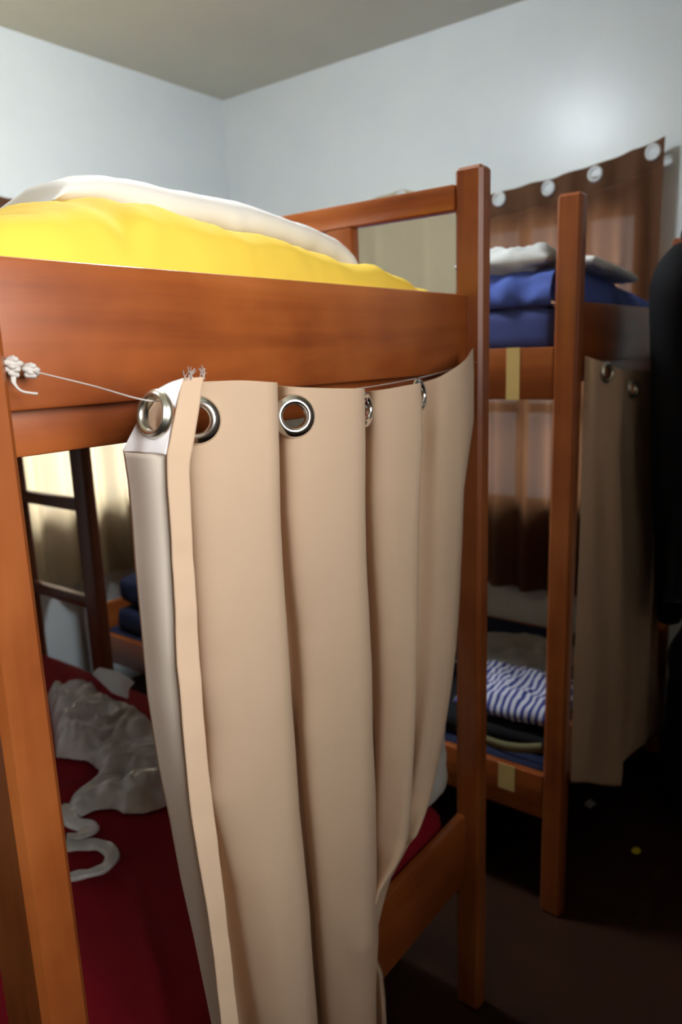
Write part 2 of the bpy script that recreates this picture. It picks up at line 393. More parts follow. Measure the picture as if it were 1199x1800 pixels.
PAPER = cloth('bluish_white_paper', (0.70, 0.74, 0.82), 0.03)
TWINE = cloth('white_twine_fibre', (0.58, 0.53, 0.49), 0.06)
CHROME, _, _ = base_mat('polished_eyelet_metal', (0.80, 0.79, 0.76), 0.16, Metallic=1.0)
DULLM, _, _ = base_mat('dull_eyelet_metal', (0.60, 0.58, 0.50), 0.32, Metallic=1.0)
PALEM, _, _ = base_mat('pale_plastic_eyelet', (0.80, 0.82, 0.82), 0.25)

# thin crumpled carrier-bag plastic
PLASTIC, nt, b = base_mat('white_carrier_plastic', (0.70, 0.68, 0.66), 0.24)
n1 = nd(nt, 'ShaderNodeTexNoise', Scale=14.0, Detail=5.0); nt.links.new(coords(nt), n1.inputs['Vector'])
r_ = ramp(nt, [(0.35, (0.50, 0.49, 0.46)), (0.65, (0.80, 0.80, 0.83))]); nt.links.new(n1.outputs['Fac'], r_.inputs[0]); nt.links.new(r_.outputs[0], b.inputs['Base Color'])

# blue and white striped cloth
STRIPE, nt, b = base_mat('blue_white_stripe', (0.5, 0.5, 0.6), 0.8)
wv = nd(nt, 'ShaderNodeTexWave', Scale=17.0, Distortion=2.6, Detail=1.0); wv.bands_direction = 'Y'
wv.inputs['Detail Scale'].default_value = 1.2
nt.links.new(coords(nt, (1, 1, 0.55), (0.0, 0.0, 0.15)), wv.inputs['Vector'])
r_ = ramp(nt, [(0.42, (0.030, 0.045, 0.24)), (0.55, (0.62, 0.63, 0.74))]); nt.links.new(wv.outputs['Fac'], r_.inputs[0]); nt.links.new(r_.outputs[0], b.inputs['Base Color'])

# glossy bluish white wall paint with brushed unevenness
WALL, nt, b = base_mat('glossy_white_paint', (0.72, 0.77, 0.79), 0.31, Specular_IOR_Level=0.42)
v = coords(nt, (1, 1, 1))
n1 = nd(nt, 'ShaderNodeTexNoise', Scale=5.0, Detail=6.0, Roughness=0.6); nt.links.new(v, n1.inputs['Vector'])
r_ = ramp(nt, [(0.3, (0.70,0.755,0.78)), (0.7, (0.75,0.79,0.805))]); nt.links.new(n1.outputs['Fac'], r_.inputs[0]); nt.links.new(r_.outputs[0], b.inputs['Base Color'])
n2 = nd(nt, 'ShaderNodeTexNoise', Scale=18.0, Detail=5.0); nt.links.new(v, n2.inputs['Vector']); bump(nt, b, n2.outputs['Fac'], 0.14, 0.004)

WALLB, _, _ = base_mat('unseen_wall_bounce_cut', (0.16, 0.11, 0.075), 0.6)  # unseen walls, made dark to cut the light they bounce back
CEIL, nt, b = base_mat('ceiling_board', (0.66, 0.645, 0.55), 0.8)
n1 = nd(nt, 'ShaderNodeTexNoise', Scale=3.0, Detail=4.0); nt.links.new(coords(nt), n1.inputs['Vector'])
r_ = ramp(nt, [(0.3, (0.64,0.625,0.53)), (0.7, (0.68,0.665,0.565))]); nt.links.new(n1.outputs['Fac'], r_.inputs[0]); nt.links.new(r_.outputs[0], b.inputs['Base Color'])

FLOOR, nt, b = base_mat('red_oxide_cement', (0.05, 0.014, 0.005), 0.65, Specular_IOR_Level=0.15)
n1 = nd(nt, 'ShaderNodeTexNoise', Scale=4.0, Detail=8.0, Roughness=0.65); nt.links.new(coords(nt), n1.inputs['Vector'])
r_ = ramp(nt, [(0.3, (0.017, 0.0055, 0.0018)), (0.7, (0.036, 0.011, 0.0038))]); nt.links.new(n1.outputs['Fac'], r_.inputs[0]); nt.links.new(r_.outputs[0], b.inputs['Base Color'])
bump(nt, b, n1.outputs['Fac'], 0.2, 0.003)

FRAME, _, _ = base_mat('window_frame_paint', (0.16, 0.07, 0.035), 0.5)
LAMPM, nt, b = base_mat('lamp_glass', (0.9, 0.95, 1.0), 0.3)
b.inputs['Emission Color'].default_value = (0.86, 0.94, 1.0, 1); b.inputs['Emission Strength'].default_value = 122.0
LAMPB, _, _ = base_mat('lamp_base', (0.8, 0.8, 0.8), 0.4)
GLASS = bpy.data.materials.new('window_glass'); GLASS.use_nodes = True; nt = GLASS.node_tree
nt.nodes.remove(nt.nodes['Principled BSDF'])
tr = nd(nt, 'ShaderNodeBsdfTransparent'); tr.inputs[0].default_value = (0.95, 0.97, 0.97, 1); gl = nd(nt, 'ShaderNodeBsdfGlossy'); gl.inputs['Roughness'].default_value = 0.02
fr = nd(nt, 'ShaderNodeFresnel'); mx = nd(nt, 'ShaderNodeMixShader')
nt.links.new(fr.outputs[0], mx.inputs[0]); nt.links.new(tr.outputs[0], mx.inputs[1]); nt.links.new(gl.outputs[0], mx.inputs[2])
nt.links.new(mx.outputs[0], nt.nodes['Material Output'].inputs['Surface'])

# ---------------------------------------------------------------- room
XW, YW, ZC = 2.767, 2.762, 2.65
XL, YB = -1.35, -0.95
TW = 0.14
struct(box('floor', (XL-TW, YB-TW, -0.1), (XW+TW, YW+TW, 0), FLOOR))
struct(box('ceiling', (XL-TW, YB-TW, ZC), (XW+TW, YW+TW, ZC+0.1), CEIL))
def wall_with_hole(name, axis, p0, p1, a0, a1, h0, h1, hz0, hz1, mat=None):
    """wall slab between p0..p1 on `axis`, spanning a0..a1 on the other; opening h0..h1 x hz0..hz1"""
    bm = bmesh.new()
    def bx(u0, u1, z0, z1):
        if axis == 0: add_box(bm, (p0, u0, z0), (p1, u1, z1))
        else: add_box(bm, (u0, p0, z0), (u1, p1, z1))
    bx(a0, h0, 0, ZC); bx(h1, a1, 0, ZC); bx(h0, h1, 0, hz0); bx(h0, h1, hz1, ZC)
    return struct(bm_to(bm, name, mat or WALL))
WZ0, WZ1 = 0.80, 1.93
wall_with_hole('wall_right', 0, XW, XW+TW, YB-TW, YW+TW, 0.78, 2.15, WZ0, WZ1)
wall_with_hole('wall_left', 1, YW, YW+TW, XL-TW, XW, 1.28, 2.22, WZ0, 1.47)
wall_with_hole('wall_back', 1, YB-TW, YB, XL-TW, XW, -0.60, 0.40, 1.40, 2.36, WALLB)
struct(box('wall_side', (XL-TW, YB, 0), (XL, YW, ZC), WALLB))
def window(name, axis, p, h0, h1, z0, z1, nm=2, zbar=None):
    bm = bmesh.new(); t = 0.045
    def bx(u0, u1, w0, w1, d=0.03):
        if axis == 0: add_box(bm, (p-d, u0, w0), (p+d, u1, w1), 0.004)
        else: add_box(bm, (u0, p-d, w0), (u1, p+d, w1), 0.004)
    bx(h0, h0+t, z0, z1); bx(h1-t, h1, z0, z1); bx(h0+t, h1-t, z0, z0+t); bx(h0+t, h1-t, z1-t, z1)
    for k in range(1, nm+1):
        u = h0+(h1-h0)*k/(nm+1); bx(u-0.02, u+0.02, z0+t, z1-t, 0.02)
    if zbar: bx(h0+t, h1-t, zbar-0.018, zbar+0.018, 0.018)
    f = struct(bm_to(bm, name, FRAME))
    bm = bmesh.new()
    if axis == 0: add_box(bm, (p-0.002, h0+t*0.5, z0+t*0.5), (p+0.002, h1-t*0.5, z1-t*0.5))
    else: add_box(bm, (h0+t*0.5, p-0.002, z0+t*0.5), (h1-t*0.5, p+0.002, z1-t*0.5))
    g = bm_to(bm, 'window_pane', GLASS, f)
    return f
window('window_1', 0, XW+0.05, 0.78, 2.15, WZ0, WZ1, 5, 1.21)
window('window_2', 1, YW+0.05, 1.28, 2.22, WZ0, 1.47, 2, None)
window('window_3', 1, YB-0.07, -0.60, 0.40, 1.40, 2.36, 1, None)

# ceiling lamp over the aisle between the beds
lt = thing('ceiling_lamp', 'round white glass ceiling lamp above the two bunk beds', 'lamp', (1.29, 1.52, ZC))
def lathe(name, c, prof, mat, parent, seg=32, origin=None):
    vs = []; m = len(prof)
    for i in range(seg):
        th = 2*math.pi*i/seg
        for r, z in prof: vs.append(Vector((c[0]+r*math.cos(th), c[1]+r*math.sin(th), c[2]+z)))
    fs = [(i*m+k, ((i+1) % seg)*m+k, ((i+1) % seg)*m+k+1, i*m+k+1) for i in range(seg) for k in range(m-1)]
    return mesh_obj(name, vs, fs, mat, parent, True, origin)
lathe('lamp_base', (1.29, 1.52, ZC), [(0.001, -0.001), (0.09, -0.001), (0.09, -0.03), (0.001, -0.03)], LAMPB, lt)
lathe('lamp_shade', (1.29, 1.52, ZC), [(0.085, -0.031), (0.125, -0.045), (0.135, -0.07), (0.11, -0.098), (0.06, -0.112), (0.001, -0.116)], LAMPM, lt)

# ---------------------------------------------------------------- bunk beds
XM, XS, YF = 1.2526, 1.6239, 0.632
PW, PD, PH = 0.040, 0.0545, 1.764
def bunk(x0, x1, y0, y1, label, ladder=False, guard=False, tapes=False):
    t = thing('bunk_bed', label, 'bunk bed', (x0, y0, 0), 'bunk beds')
    a0, a1 = x0+(0.05 if guard else PW), x1-PW
    for (px, py) in ((x0, y0), (x1-PW, y0), (x0, y1-PD), (x1-PW, y1-PD)):
        w = 0.0500 if (px == x0 and guard) else PW
        box('post', (px, py, 0), (px+w, py+(0.088 if (px == x0 and py == y0 and guard) else PD), PH), WOOD[2], t, 0.0065, 1)
    yb = y0+0.029
    for (z0, z1, nm) in ((1.407, 1.546, 'upper_end_board'), (0.326, 0.483, 'lower_end_board')):
        box(nm, (a0, yb, z0), (a1, yb+0.022, z1), WOOD[0], t, 0.004)
        box(nm, (a0, y1-PD+0.004, z0), (a1, y1-PD+0.026, z1), WOOD[0], t, 0.004)
    for (z0, z1, nm) in ((1.330, 1.447, 'upper_side_rail'), (0.268, 0.388, 'lower_side_rail')):
        box(nm, (x0+0.002, y0+PD, z0), (x0+0.026, y1-PD, z1), WOOD[1], t, 0.004)
        box(nm, (x1-0.026, y0+PD, z0), (x1-0.002, y1-PD, z1), WOOD[1], t, 0.004)
    box('ledger', (a0, yb+0.023, 1.361), (a1, yb+0.052, 1.420), WOOD[0], t, 0.003)
    box('ledger', (a0, y1-PD-0.030, 1.361), (a1, y1-PD+0.003, 1.420), WOOD[0], t, 0.003)
    box('base_panel', (x0+0.027, y0+PD+0.032, 1.425), (x1-0.027, y1-PD-0.032, 1.440), PLY, t)
    box('base_panel', (x0+0.027, y0+PD+0.002, 0.345), (x1-0.027, y1-PD-0.002, 0.362), PLY, t)
    if guard:
        g = box('guard_rail', (x1-PW, y0+PD, 1.694), (x1-0.004, y1-PD, 1.738), WOOD[1], t, 0.005)
        for yy in (0.950, 1.56, 2.12):
            box('baluster', (x1-PW, yy-0.032, 1.447), (x1-0.012, yy+0.032, 1.694), WOOD[2], g, 0.004)
    if ladder:
        for yy in (1.960, 2.345):
            box('ladder_stile', (x1-PW, yy-0.032, 0), (x1-0.002, yy+0.032, 1.329), DARKWOOD[2], t, 0.005)
        for zz in (0.24, 0.712, 1.024):
            box('ladder_rung', (x1-PW+0.006, 1.992, zz-0.020), (x1-0.010, 2.313, zz+0.020), DARKWOOD[1], t, 0.005)
    if tapes:
        for (ya, yb_, z0, z1) in ((0.722, 0.755, 1.329, 1.448), (0.718, 0.764, 0.318, 0.389)):
            tp = box('masking_tape', (x0+0.0005, ya, z0), (x0+0.0022, yb_, z1), TAPE, t)
            tp['label'] = 'strip of tan masking tape'
    return t
DARKWOOD = [wood('stained_wood_'+'xyz'[i], i, (0.07, 0.016, 0.006), (0.12, 0.030, 0.010), (0.17, 0.05, 0.018), 0.35, 0.25) for i in range(3)]
bedA = bunk(0.300, XM+PW, YF, 2.60, 'orange-brown varnished bunk bed in front, yellow bedding above and red below', True, True, False)
Y2 = YF-0.043
bedB = bunk(XS, 2.6166, Y2, 2.58, 'orange-brown bunk bed behind the narrow aisle, blue bedding, tape on rails', False, False, True)

# ---------------------------------------------------------------- curtains hung across the bed ends
def line_x(pts, z):
    """X of a control line at height z; straight extrapolation beyond its ends"""
    if z >= pts[0][1]: return pts[0][0]
    for (xa, za), (xb, zb) in zip(pts, pts[1:]):
        if za >= z >= zb:
            t = (za-z)/max(1e-6, za-zb); return xa+(xb-xa)*t
    (xa, za), (xb, zb) = pts[-2], pts[-1]
    k = (xb-xa)/max(0.05, za-zb); k = max(-0.12, min(0.12, k))
    return xb + k*(zb-z)
def hermite(P, n):
    """smooth curve through points with chord-weighted tangents"""
    out = []; N = len(P); T = []
    for i in range(N):
        if i == 0: T.append((P[1]-P[0]).normalized())
        elif i == N-1: T.append((P[-1]-P[-2]).normalized())
        else:
            a, b = P[i]-P[i-1], P[i+1]-P[i]; la, lb = max(a.length, 1e-5), max(b.length, 1e-5)
            v = a/la*lb + b/lb*la; T.append(v.normalized() if v.length > 1e-9 else a/la)
    for i in range(N-1):
        a, b = P[i], P[i+1]; L = (b-a).length*0.9
        for k in range(n):
            t = k/n; h1 = 2*t**3-3*t*t+1; h2 = -2*t**3+3*t*t; h3 = t**3-2*t*t+t; h4 = t**3-t*t
            out.append(a*h1+b*h2+T[i]*L*h3+T[i+1]*L*h4)
    out.append(P[-1].copy()); return out
def sheet(name, lines, zbot, mat, parent, ncol=14, nrow=150, holes=(), wr=0.0022, seed=0.0, crinkle=0.0, thick=0.0012, ztop=None, flip=False):
    zb = zbot if isinstance(zbot, (list, tuple)) else [zbot]*len(lines)
    rows = []
    for i in range(nrow):
        t = i/(nrow-1); t = t**1.15
        P = []
        for (Y, pts), zz in zip(lines, zb):
            zt = pts[0][1] if ztop is None else min(ztop, pts[0][1])
            z = zt+(zz-zt)*t
            P.append(Vector((line_x(pts, z), Y, z)))
        rows.append(hermite(P, ncol))
    holes = [(min((p for r_ in rows[:70] for p in r_), key=lambda p: (p-h[0]).length), h[1]) for h in holes]
    m = len(rows[0]); vs = []
    for i, row in enumerate(rows):
        for j, p in enumerate(row):
            d = wr*fbm(p.x*9+seed, p.z*3.5, seed, 3)*min(1, i/25)
            d += crinkle*noise.noise(Vector((p.x*6, p.z*34, seed)))
            vs.append(p+Vector((0.25*d, d, 0)))
    fs = []
    for f in grid_faces(nrow, m):
        c = sum((vs[k] for k in f), Vector())/4
        if any((c-h[0]).length < h[1] for h in holes): continue
        fs.append(f if not flip else f[::-1])
    o = mesh_obj(name, vs, fs, mat, parent, True)
    md = o.modifiers.new('thick', 'SOLIDIFY'); md.thickness = thick; md.offset = 0
    return o, rows

GN = [Vector(g) for g in GROM_NEAR]
cn = thing('curtain', 'tan eyelet curtain hung across the open end of the front bunk', 'curtain', (0.70, 0.60, 0.10), 'eyelet curtains on the beds')
panel, prow = sheet('front_panel', CURTAIN_NEAR[2:], 0.14, FABRIC, cn, 14, 230, [(g, 0.0185) for g in GN[1:]], seed=3.1)
ZSEAM = CURTAIN_NEAR[2][1][0][1]+0.002
flap = [CURTAIN_NEAR[1], CURTAIN_NEAR[2]]
lin, _ = sheet('turned_back_lining', [[CURTAIN_NEAR[1][0]+0.003, [(x+0.005, z) for x, z in CURTAIN_NEAR[1][1]]], [0.532, [((a[0]+c[0])/2+0.000, (a[1]+c[1])/2) for a, c in zip(CURTAIN_NEAR[1][1][2:], CURTAIN_NEAR[2][1])]], CURTAIN_NEAR[2]], 0.14, LINING, cn, 12, 120, ztop=CURTAIN_NEAR[1][1][2][1]-0.001, seed=8.0, wr=0.003, flip=True)
lin['label'] = 'grey-beige back side of the turned edge'
# white header band of the turned edge: a corner that droops from the top to the left fold
NH = 50; TP = smooth_path(HEADER_TOP, 12); BP = smooth_path(HEADER_BOT, 12); NHU = len(TP)
vs = []
for i in range(NHU):
    for j in range(NH):
        v = j/(NH-1); p = TP[i].lerp(BP[i], v)
        vs.append(p+Vector((0.003, 0.003, 0))*math.sin(v*math.pi)*(1-i/NHU))
h0 = Vector(HEADER_TOP[0])
G1 = min(vs, key=lambda p: (p-GN[0]).length).copy()
fs = [f for f in grid_faces(NHU, NH) if (sum((vs[k] for k in f), Vector())/4-G1).length > 0.0165]
hd = mesh_obj('header_band', vs, fs, HEADER, cn, True); hd['label'] = 'white header band of the turned corner'
md = hd.modifiers.new('thick', 'SOLIDIFY'); md.thickness = 0.0012; md.offset = 0
hem, _ = sheet('hem_strip', [CURTAIN_NEAR[0], CURTAIN_NEAR[1]], 0.14, HEM, cn, 10, 170, seed=5.0, crinkle=0.0020, thick=0.0022, flip=True)
def panel_normal(rows, g):
    best, bi, bj = 9, 0, 0
    for i in range(2, 60):
        for j in range(2, len(rows[0])-2):
            d = (rows[i][j]-g).length
            if d < best: best, bi, bj = d, i, j
    j0, j1 = max(0, bj-5), min(len(rows[0])-1, bj+5)
    t = rows[bi][j1]-rows[bi][j0]; n = t.cross(Vector((0, 0, 1))); n.z = 0
    if n.y > 0: n = -n
    return rows[bi][bj], n.normalized()
for k, g in enumerate(GN):
    if k == 0:
        n = (Vector(HEADER_TOP[3])-Vector(HEADER_TOP[1])).cross(Vector(HEADER_BOT[2])-Vector(HEADER_TOP[2])); n = n if n.y < 0 else -n
        n = n.normalized()+Vector((-0.45, 0.15, 0.05)); n.normalize()
        ring('eyelet', G1+n*0.003, n, 0.0225, 0.0145, DULLM, cn)
    else:
        q, n = panel_normal(prow, g); n = (n+Vector((-0.25, -1.0, 0.12))).normalized()
        ring('eyelet', q+n*0.002, n, 0.0262, 0.0140, CHROME, cn)
random.seed(4)
fr_v = []; 
tuft_m = None
for k in range(16):
    b0 = h0 + Vector((random.uniform(0.0, 0.026), random.uniform(-0.004, 0.0), -0.002))
    pts = [b0]; d = Vector((random.uniform(-.6, .7), random.uniform(-.4, .2), 1)).normalized()
    for s in range(5):
        pts.append(pts[-1]+d*0.0026); d = (d+Vector((random.uniform(-.6, .6), random.uniform(-.3, .3), random.uniform(-.4, .2)))).normalized()
    fr_v.append(pts)
vs, fs = [], []
for pts in fr_v:
    o_ = len(vs)
    for p in pts:
        for a in (0, 2.094, 4.189): vs.append(p+Vector((math.cos(a), math.sin(a), 0))*0.0005)
    for i in range(len(pts)-1):
        for a in range(3): fs.append((o_+i*3+a, o_+i*3+(a+1) % 3, o_+(i+1)*3+(a+1) % 3, o_+(i+1)*3+a))
ft = mesh_obj('frayed_threads', vs, fs, TWINE, cn, True); ft['kind'] = 'stuff'

cf = thing('curtain', 'darker olive-tan eyelet curtain hung across the end of the farther bunk', 'curtain', (1.95, 0.56, 0.10), 'eyelet curtains on the beds')
GF = [Vector(g) for g in GROM_FAR]
zb_far = [l[1][-1][1] for l in CURTAIN_FAR]
fp, frow = sheet('front_panel', CURTAIN_FAR, zb_far, FARFAB, cf, 12, 130, [(g, 0.019) for g in GF], seed=13.1, wr=0.004)
for g in GF:
    q, n = panel_normal(frow, g); n = (n+Vector((-0.2, -1.2, 0.1))).normalized()
    ring('eyelet', q+n*0.002, n, 0.024, 0.0155, DULLM, cf)

# white twine tied to the post and running through the curtain eyelets
st = thing('twine', 'white twine knotted at the left bed post, holding up the front curtain', 'string', (0.36, 0.642, 1.44))
K = Vector((0.363, 0.640, 1.447))
tube('cord', smooth_path([K, K.lerp(G1+Vector((0, 0, 0.012)), 0.5), G1+Vector((0, 0.002, 0.012)), (0.56, 0.640, 1.415), (0.80, 0.646, 1.398), (1.05, 0.646, 1.405), (1.2526, 0.642, 1.425)], 10), 0.0007, TWINE, st, 6)
random.seed(7)
def knot(c, r, n, nm):
    pts = []
    for i in range(n):
        th = i*2.4; ph = math.acos(1-2*((i+.5)/n))
        pts.append(Vector(c)+Vector((math.sin(ph)*math.cos(th), 0.7*math.sin(ph)*math.sin(th), math.cos(ph)))*r*random.uniform(.75, 1.15))
    return tube(nm, smooth_path(pts, 6), 0.0026, TWINE, st, 6)
knot((0.358, 0.640, 1.449), 0.0085, 14, 'knot'); knot((0.371, 0.634, 1.444), 0.0070, 12, 'knot')
tube('loose_end', smooth_path([(0.357, 0.640, 1.444), (0.3555, 0.637, 1.434), (0.359, 0.634, 1.427), (0.366, 0.631, 1.4245), (0.3715, 0.630, 1.4235)], 8), [0.0026]*32+[0.0034], TWINE, st, 6, squash=0.5)

# ---------------------------------------------------------------- bedding of the front bunk
CREST = [(0.30, 1.555), (0.36, 1.570), (0.42, 1.592), (0.475, 1.616), (0.53, 1.640), (0.58, 1.650), (0.64, 1.646), (0.72, 1.636), (0.84, 1.620), (0.95, 1.603), (1.04, 1.588), (1.12, 1.568), (1.18, 1.545), (1.24, 1.52)]
def ytop(x, y):
    c = interp(CREST, x)-1.575
    g = math.exp(-((y-0.86)/0.17)**2)
    # a drawn-in fold between the bulge on the left and the flatter right side
    fold = -0.016*math.exp(-((x-(0.545+0.15*(y-0.68)))/0.020)**2)*math.exp(-((y-0.70)/0.07)**2)
    rp = 0.009*fbm(x*11+2, y*7, 0.7, 3)
    return c*g + fold + rp + 0.02*(1-g)
ym = soft_box('mattress', (0.352, 0.692, 1.4405), (1.246, 2.49, 1.575), YELLOW, None, 0.055, 0.006, 2.0, 7, ytop, (0.8, 1.5, 1.44), (110, 120, 12))
tag(ym, 'bulging bright yellow covered mattress on the upper front bunk', 'mattress', 'bunk mattresses')

wb_t = thing('blanket', 'folded white blanket lying along the yellow mattress', 'blanket', (0.85, 1.05, 1.6))
WTOP = [(0.56, 1.668), (0.59, 1.684), (0.64, 1.696), (0.72, 1.702), (0.82, 1.700), (0.94, 1.700), (1.06, 1.689), (1.15, 1.671), (1.20, 1.654), (1.232, 1.636)]
def wslab(name, x0, x1, y0, y1, dz0, dz1, par, seed):
    NU, NV = 90, 22; vs = []
    for i in range(NU):
        u = i/(NU-1); x = x0+(x1-x0)*u
        endf = min(1, math.sin(min(1, u/0.04)*math.pi/2), math.sin(min(1, (1-u)/0.07)*math.pi/2))
        zt = interp(WTOP, x)+dz1; zb = max(interp(CREST, x)+dz0, zt-0.066)
        h = (zt-zb)/2*(0.12+0.88*endf); mid = zb+h
        for j in range(NV):
            th = 2*math.pi*j/NV; cx, sy = math.cos(th), math.sin(th)
            px = (abs(cx)**0.5)*(1 if cx > 0 else -1); pz = (abs(sy)**0.8)*(1 if sy > 0 else -1)
            y = (y0+y1)/2 + px*(y1-y0)/2; back = max(0, (y-y0)/(y1-y0))
            z = mid + pz*h - 0.05*back*back
            w = 0.006*fbm(x*10+seed, y*10, z*8, 3)
            vs.append(Vector((x, y+w, z+w)))
    fs = grid_faces(NU, NV, True); fs.append(tuple(range(NV))); fs.append(tuple((NU-1)*NV+k for k in range(NV))[::-1])
    return mesh_obj(name, vs, fs, WHITE, par, True)
wslab('upper_fold', 0.568, 1.234, 0.87, 1.16, 0.0, 0.0, wb_t, 1.0)

def rtop(x, y): return 0.010*fbm(x*5+3, y*4, 0.2, 3) + 0.016*math.exp(-(((x-0.50)-(y-0.7)*0.55)/0.012)**2)*math.exp(-((y-0.85)/0.16)**2)
rm = soft_box('mattress', (0.350, 0.690, 0.3625), (1.222, 2.53, 0.515), RED, None, 0.035, 0.004, 5.0, 6, rtop, (0.8, 1.5, 0.36), (70, 120, 8))
tag(rm, 'mattress in a dark red sheet on the lower front bunk', 'mattress', 'bunk mattresses')

pb = thing('plastic_bag', 'crumpled white plastic carrier bag lying on the red sheet', 'bag', (0.93, 1.45, 0.52))
bagm = heap('bag_body', BAG_OUTLINE, 0.522, 0.062, PLASTIC, pb, 0.008, 2.0, 5.0, None, 0.03)
def ribbon(name, pts, w, mat, parent, z0):
    P = smooth_path([(p[0], p[1], z0+0.002*math.sin(i*1.7)) for i, p in enumerate(pts)], 8); vs = []
    for i, p in enumerate(P):
        a = P[max(0, i-1)]; b_ = P[min(len(P)-1, i+1)]; t = (b_-a).normalized(); s = Vector((-t.y, t.x, 0)).normalized()
        for k, (o_, h_) in enumerate(((-1, 0.0), (-.4, 0.006), (.2, 0.002), (.7, 0.008), (1, 0.0))):
            vs.append(p+s*w*o_+Vector((0, 0, h_+0.0012*math.sin(i*.5+k))))
    o = mesh_obj(name, vs, grid_faces(len(P), 5), mat, parent, True)
    m_ = o.modifiers.new('thick', 'SOLIDIFY'); m_.thickness = 0.0015; m_.offset = 1
    return o
ribbon('bag_handle', HANDLE_A, 0.017, PLASTIC, pb, 0.530)
ribbon('bag_handle', [(0.655, 1.232)]+HANDLE_B, 0.0145, PLASTIC, pb, 0.530)
pp = heap('paper', PAPER_OUTLINE, 0.585, 0.018, PAPER, None, 0.010, 9.0, 5.0, (1.1, 1.7, 0.585), 0.02, False)
tag(pp, 'bluish white folded paper on top of the crumpled plastic bag', 'paper')
lp = pillow('pillow', (1.105, 0.742, 0.705), 0.152, 0.185, 0.047, PALE, None, (math.pi/2-0.06, 0, 0.0), 3.0, 0.008, 9.0, (1.110, 0.735, 0.52))
tag(lp, 'pale pillow standing on the red sheet behind the front curtain', 'pillow', 'pillows')

# ---------------------------------------------------------------- bedding of the farther bunk
bm1 = soft_box('mattress', (1.652, 0.652, 1.4405), (2.588, 2.47, 1.537), BLUE, None, 0.022, 0.003, 1.0, 6, None, (2.1, 1.5, 1.44), (60, 90, 6))
tag(bm1, 'dark blue mattress on the upper bunk of the farther bed', 'mattress', 'bunk mattresses')
def drape_sheet():
    """rumpled blue sheet lying on the mattress and flopping over the end board on the right"""
    NU, NV = 110, 60; vs = []
    prof = [(1.655, 1.585), (1.70, 1.618), (1.78, 1.622), (1.87, 1.630), (2.00, 1.612), (2.12, 1.600), (2.26, 1.588), (2.40, 1.570), (2.50, 1.560), (2.56, 1.552)]
    for i in range(NU):
        u = i/(NU-1); x = 1.655+(2.575-1.655)*u; h = interp(prof, x)
        for j in range(NV):
            v = j/(NV-1); y = 0.628+0.20*v
            puff = min(1, math.sin(min(1, v/0.25)*math.pi/2))
            edge = min(1, u/0.05)
            fold = 0.020*(1-abs(noise.noise(Vector((x*8+y*3, y*9, 2.2)))))**2*puff
            z = 1.542+(h-1.542)*puff*(0.35+0.65*edge)*(1-0.5*max(0, v-0.6)) + fold*0.7 - 0.008
            if v < 0.16 and x > 1.72: z += 0.012*(0.16-v)/0.16
            vs.append(Vector((x, y+0.010*noise.noise(Vector((x*14, v*3, 1)))*(1-v), max(1.541, z))))
    o = mesh_obj('sheet', vs, grid_faces(NU, NV), BLUE2, None, True, (2.1, 0.9, 1.54))
    m_ = o.modifiers.new('thick', 'SOLIDIFY'); m_.thickness = 0.003; m_.offset = 1
    return tag(o, 'rumpled bright blue sheet on the upper bunk of the farther bed', 'sheet')

drape_sheet()
def side_bunch():
    """blue sheet bunched over the mattress edge facing the aisle, with swags"""
    NU, NV = 70, 26; vs = []
    for i in range(NU):
        u = i/(NU-1); y = 0.66+0.175*u
        for j in range(NV):
            v = j/(NV-1); th = v*math.pi
            sw = 0.5+0.5*math.sin(y*75+1.2)
            r = 0.055+0.006*sw-0.030*sw*max(0, v-0.45)
            x = 1.700-r*0.95*math.sin(th)-0.010*nz(y*16, v*4)
            z = 1.575+(0.052*math.cos(th))-0.010*(1-abs(noise.noise(Vector((y*15, v*2.5, 5)))))**2+0.012*nz(y*20, v*3, 2)
            vs.append(Vector((x, y, max(1.541, z))))
    o = mesh_obj('blanket', vs, grid_faces(NU, NV), BLUE2, None, True, (1.66, 0.95, 1.54))
    m_ = o.modifiers.new('thick', 'SOLIDIFY'); m_.thickness = 0.003; m_.offset = -1
    return tag(o, 'bright blue blanket bunched in swags along the aisle edge of the upper mattress', 'blanket')
side_bunch()
ws = thing('folded_sheet', 'crumpled white and grey sheet folded on top of the blue bedding', 'sheet', (1.9, 0.80, 1.64))
pillow('rolled_end', (1.775, 0.80, 1.643), 0.135, 0.12, 0.034, GREYISH, ws, (0.0, -0.03, 0.1), 7.0, 0.016, 4.0, None, 44, 0.3)
pillow('flat_end', (2.03, 0.72, 1.635), 0.19, 0.09, 0.0125, WHITE, ws, (0.0, 0.075, 0.0), 2.0, 0.003, 16.0, None, 40)

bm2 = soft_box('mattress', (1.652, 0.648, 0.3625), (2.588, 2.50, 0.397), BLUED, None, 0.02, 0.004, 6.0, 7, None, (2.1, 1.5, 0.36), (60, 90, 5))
tag(bm2, 'thin blue mattress, colour darkened for shade, on the lower bunk of the farther bed', 'mattress', 'bunk mattresses')
bk = thing('duffel_bag', 'black bag with an olive strap on the lower bunk of the farther bed', 'bag', (1.80, 0.84, 0.398))
pillow('bag_body', (1.835, 0.86, 0.434), 0.165, 0.20, 0.036, BLACK, bk, (0, 0, 0.1), 1.0, 0.012, 4.0, None, 36)
vs = []
SP = smooth_path([(1.662, 0.66, 0.446), (1.664, 0.72, 0.424), (1.667, 0.78, 0.414), (1.68, 0.86, 0.411), (1.70, 0.95, 0.411)], 8)
for p in SP: vs += [p+Vector((-0.004, 0, -0.012)), p+Vector((-0.006, 0, 0.016))]
so = mesh_obj('strap', vs, grid_faces(len(SP), 2), STRAPM, bk, True); so['label'] = 'olive green webbing strap'
m_ = so.modifiers.new('thick', 'SOLIDIFY'); m_.thickness = 0.002
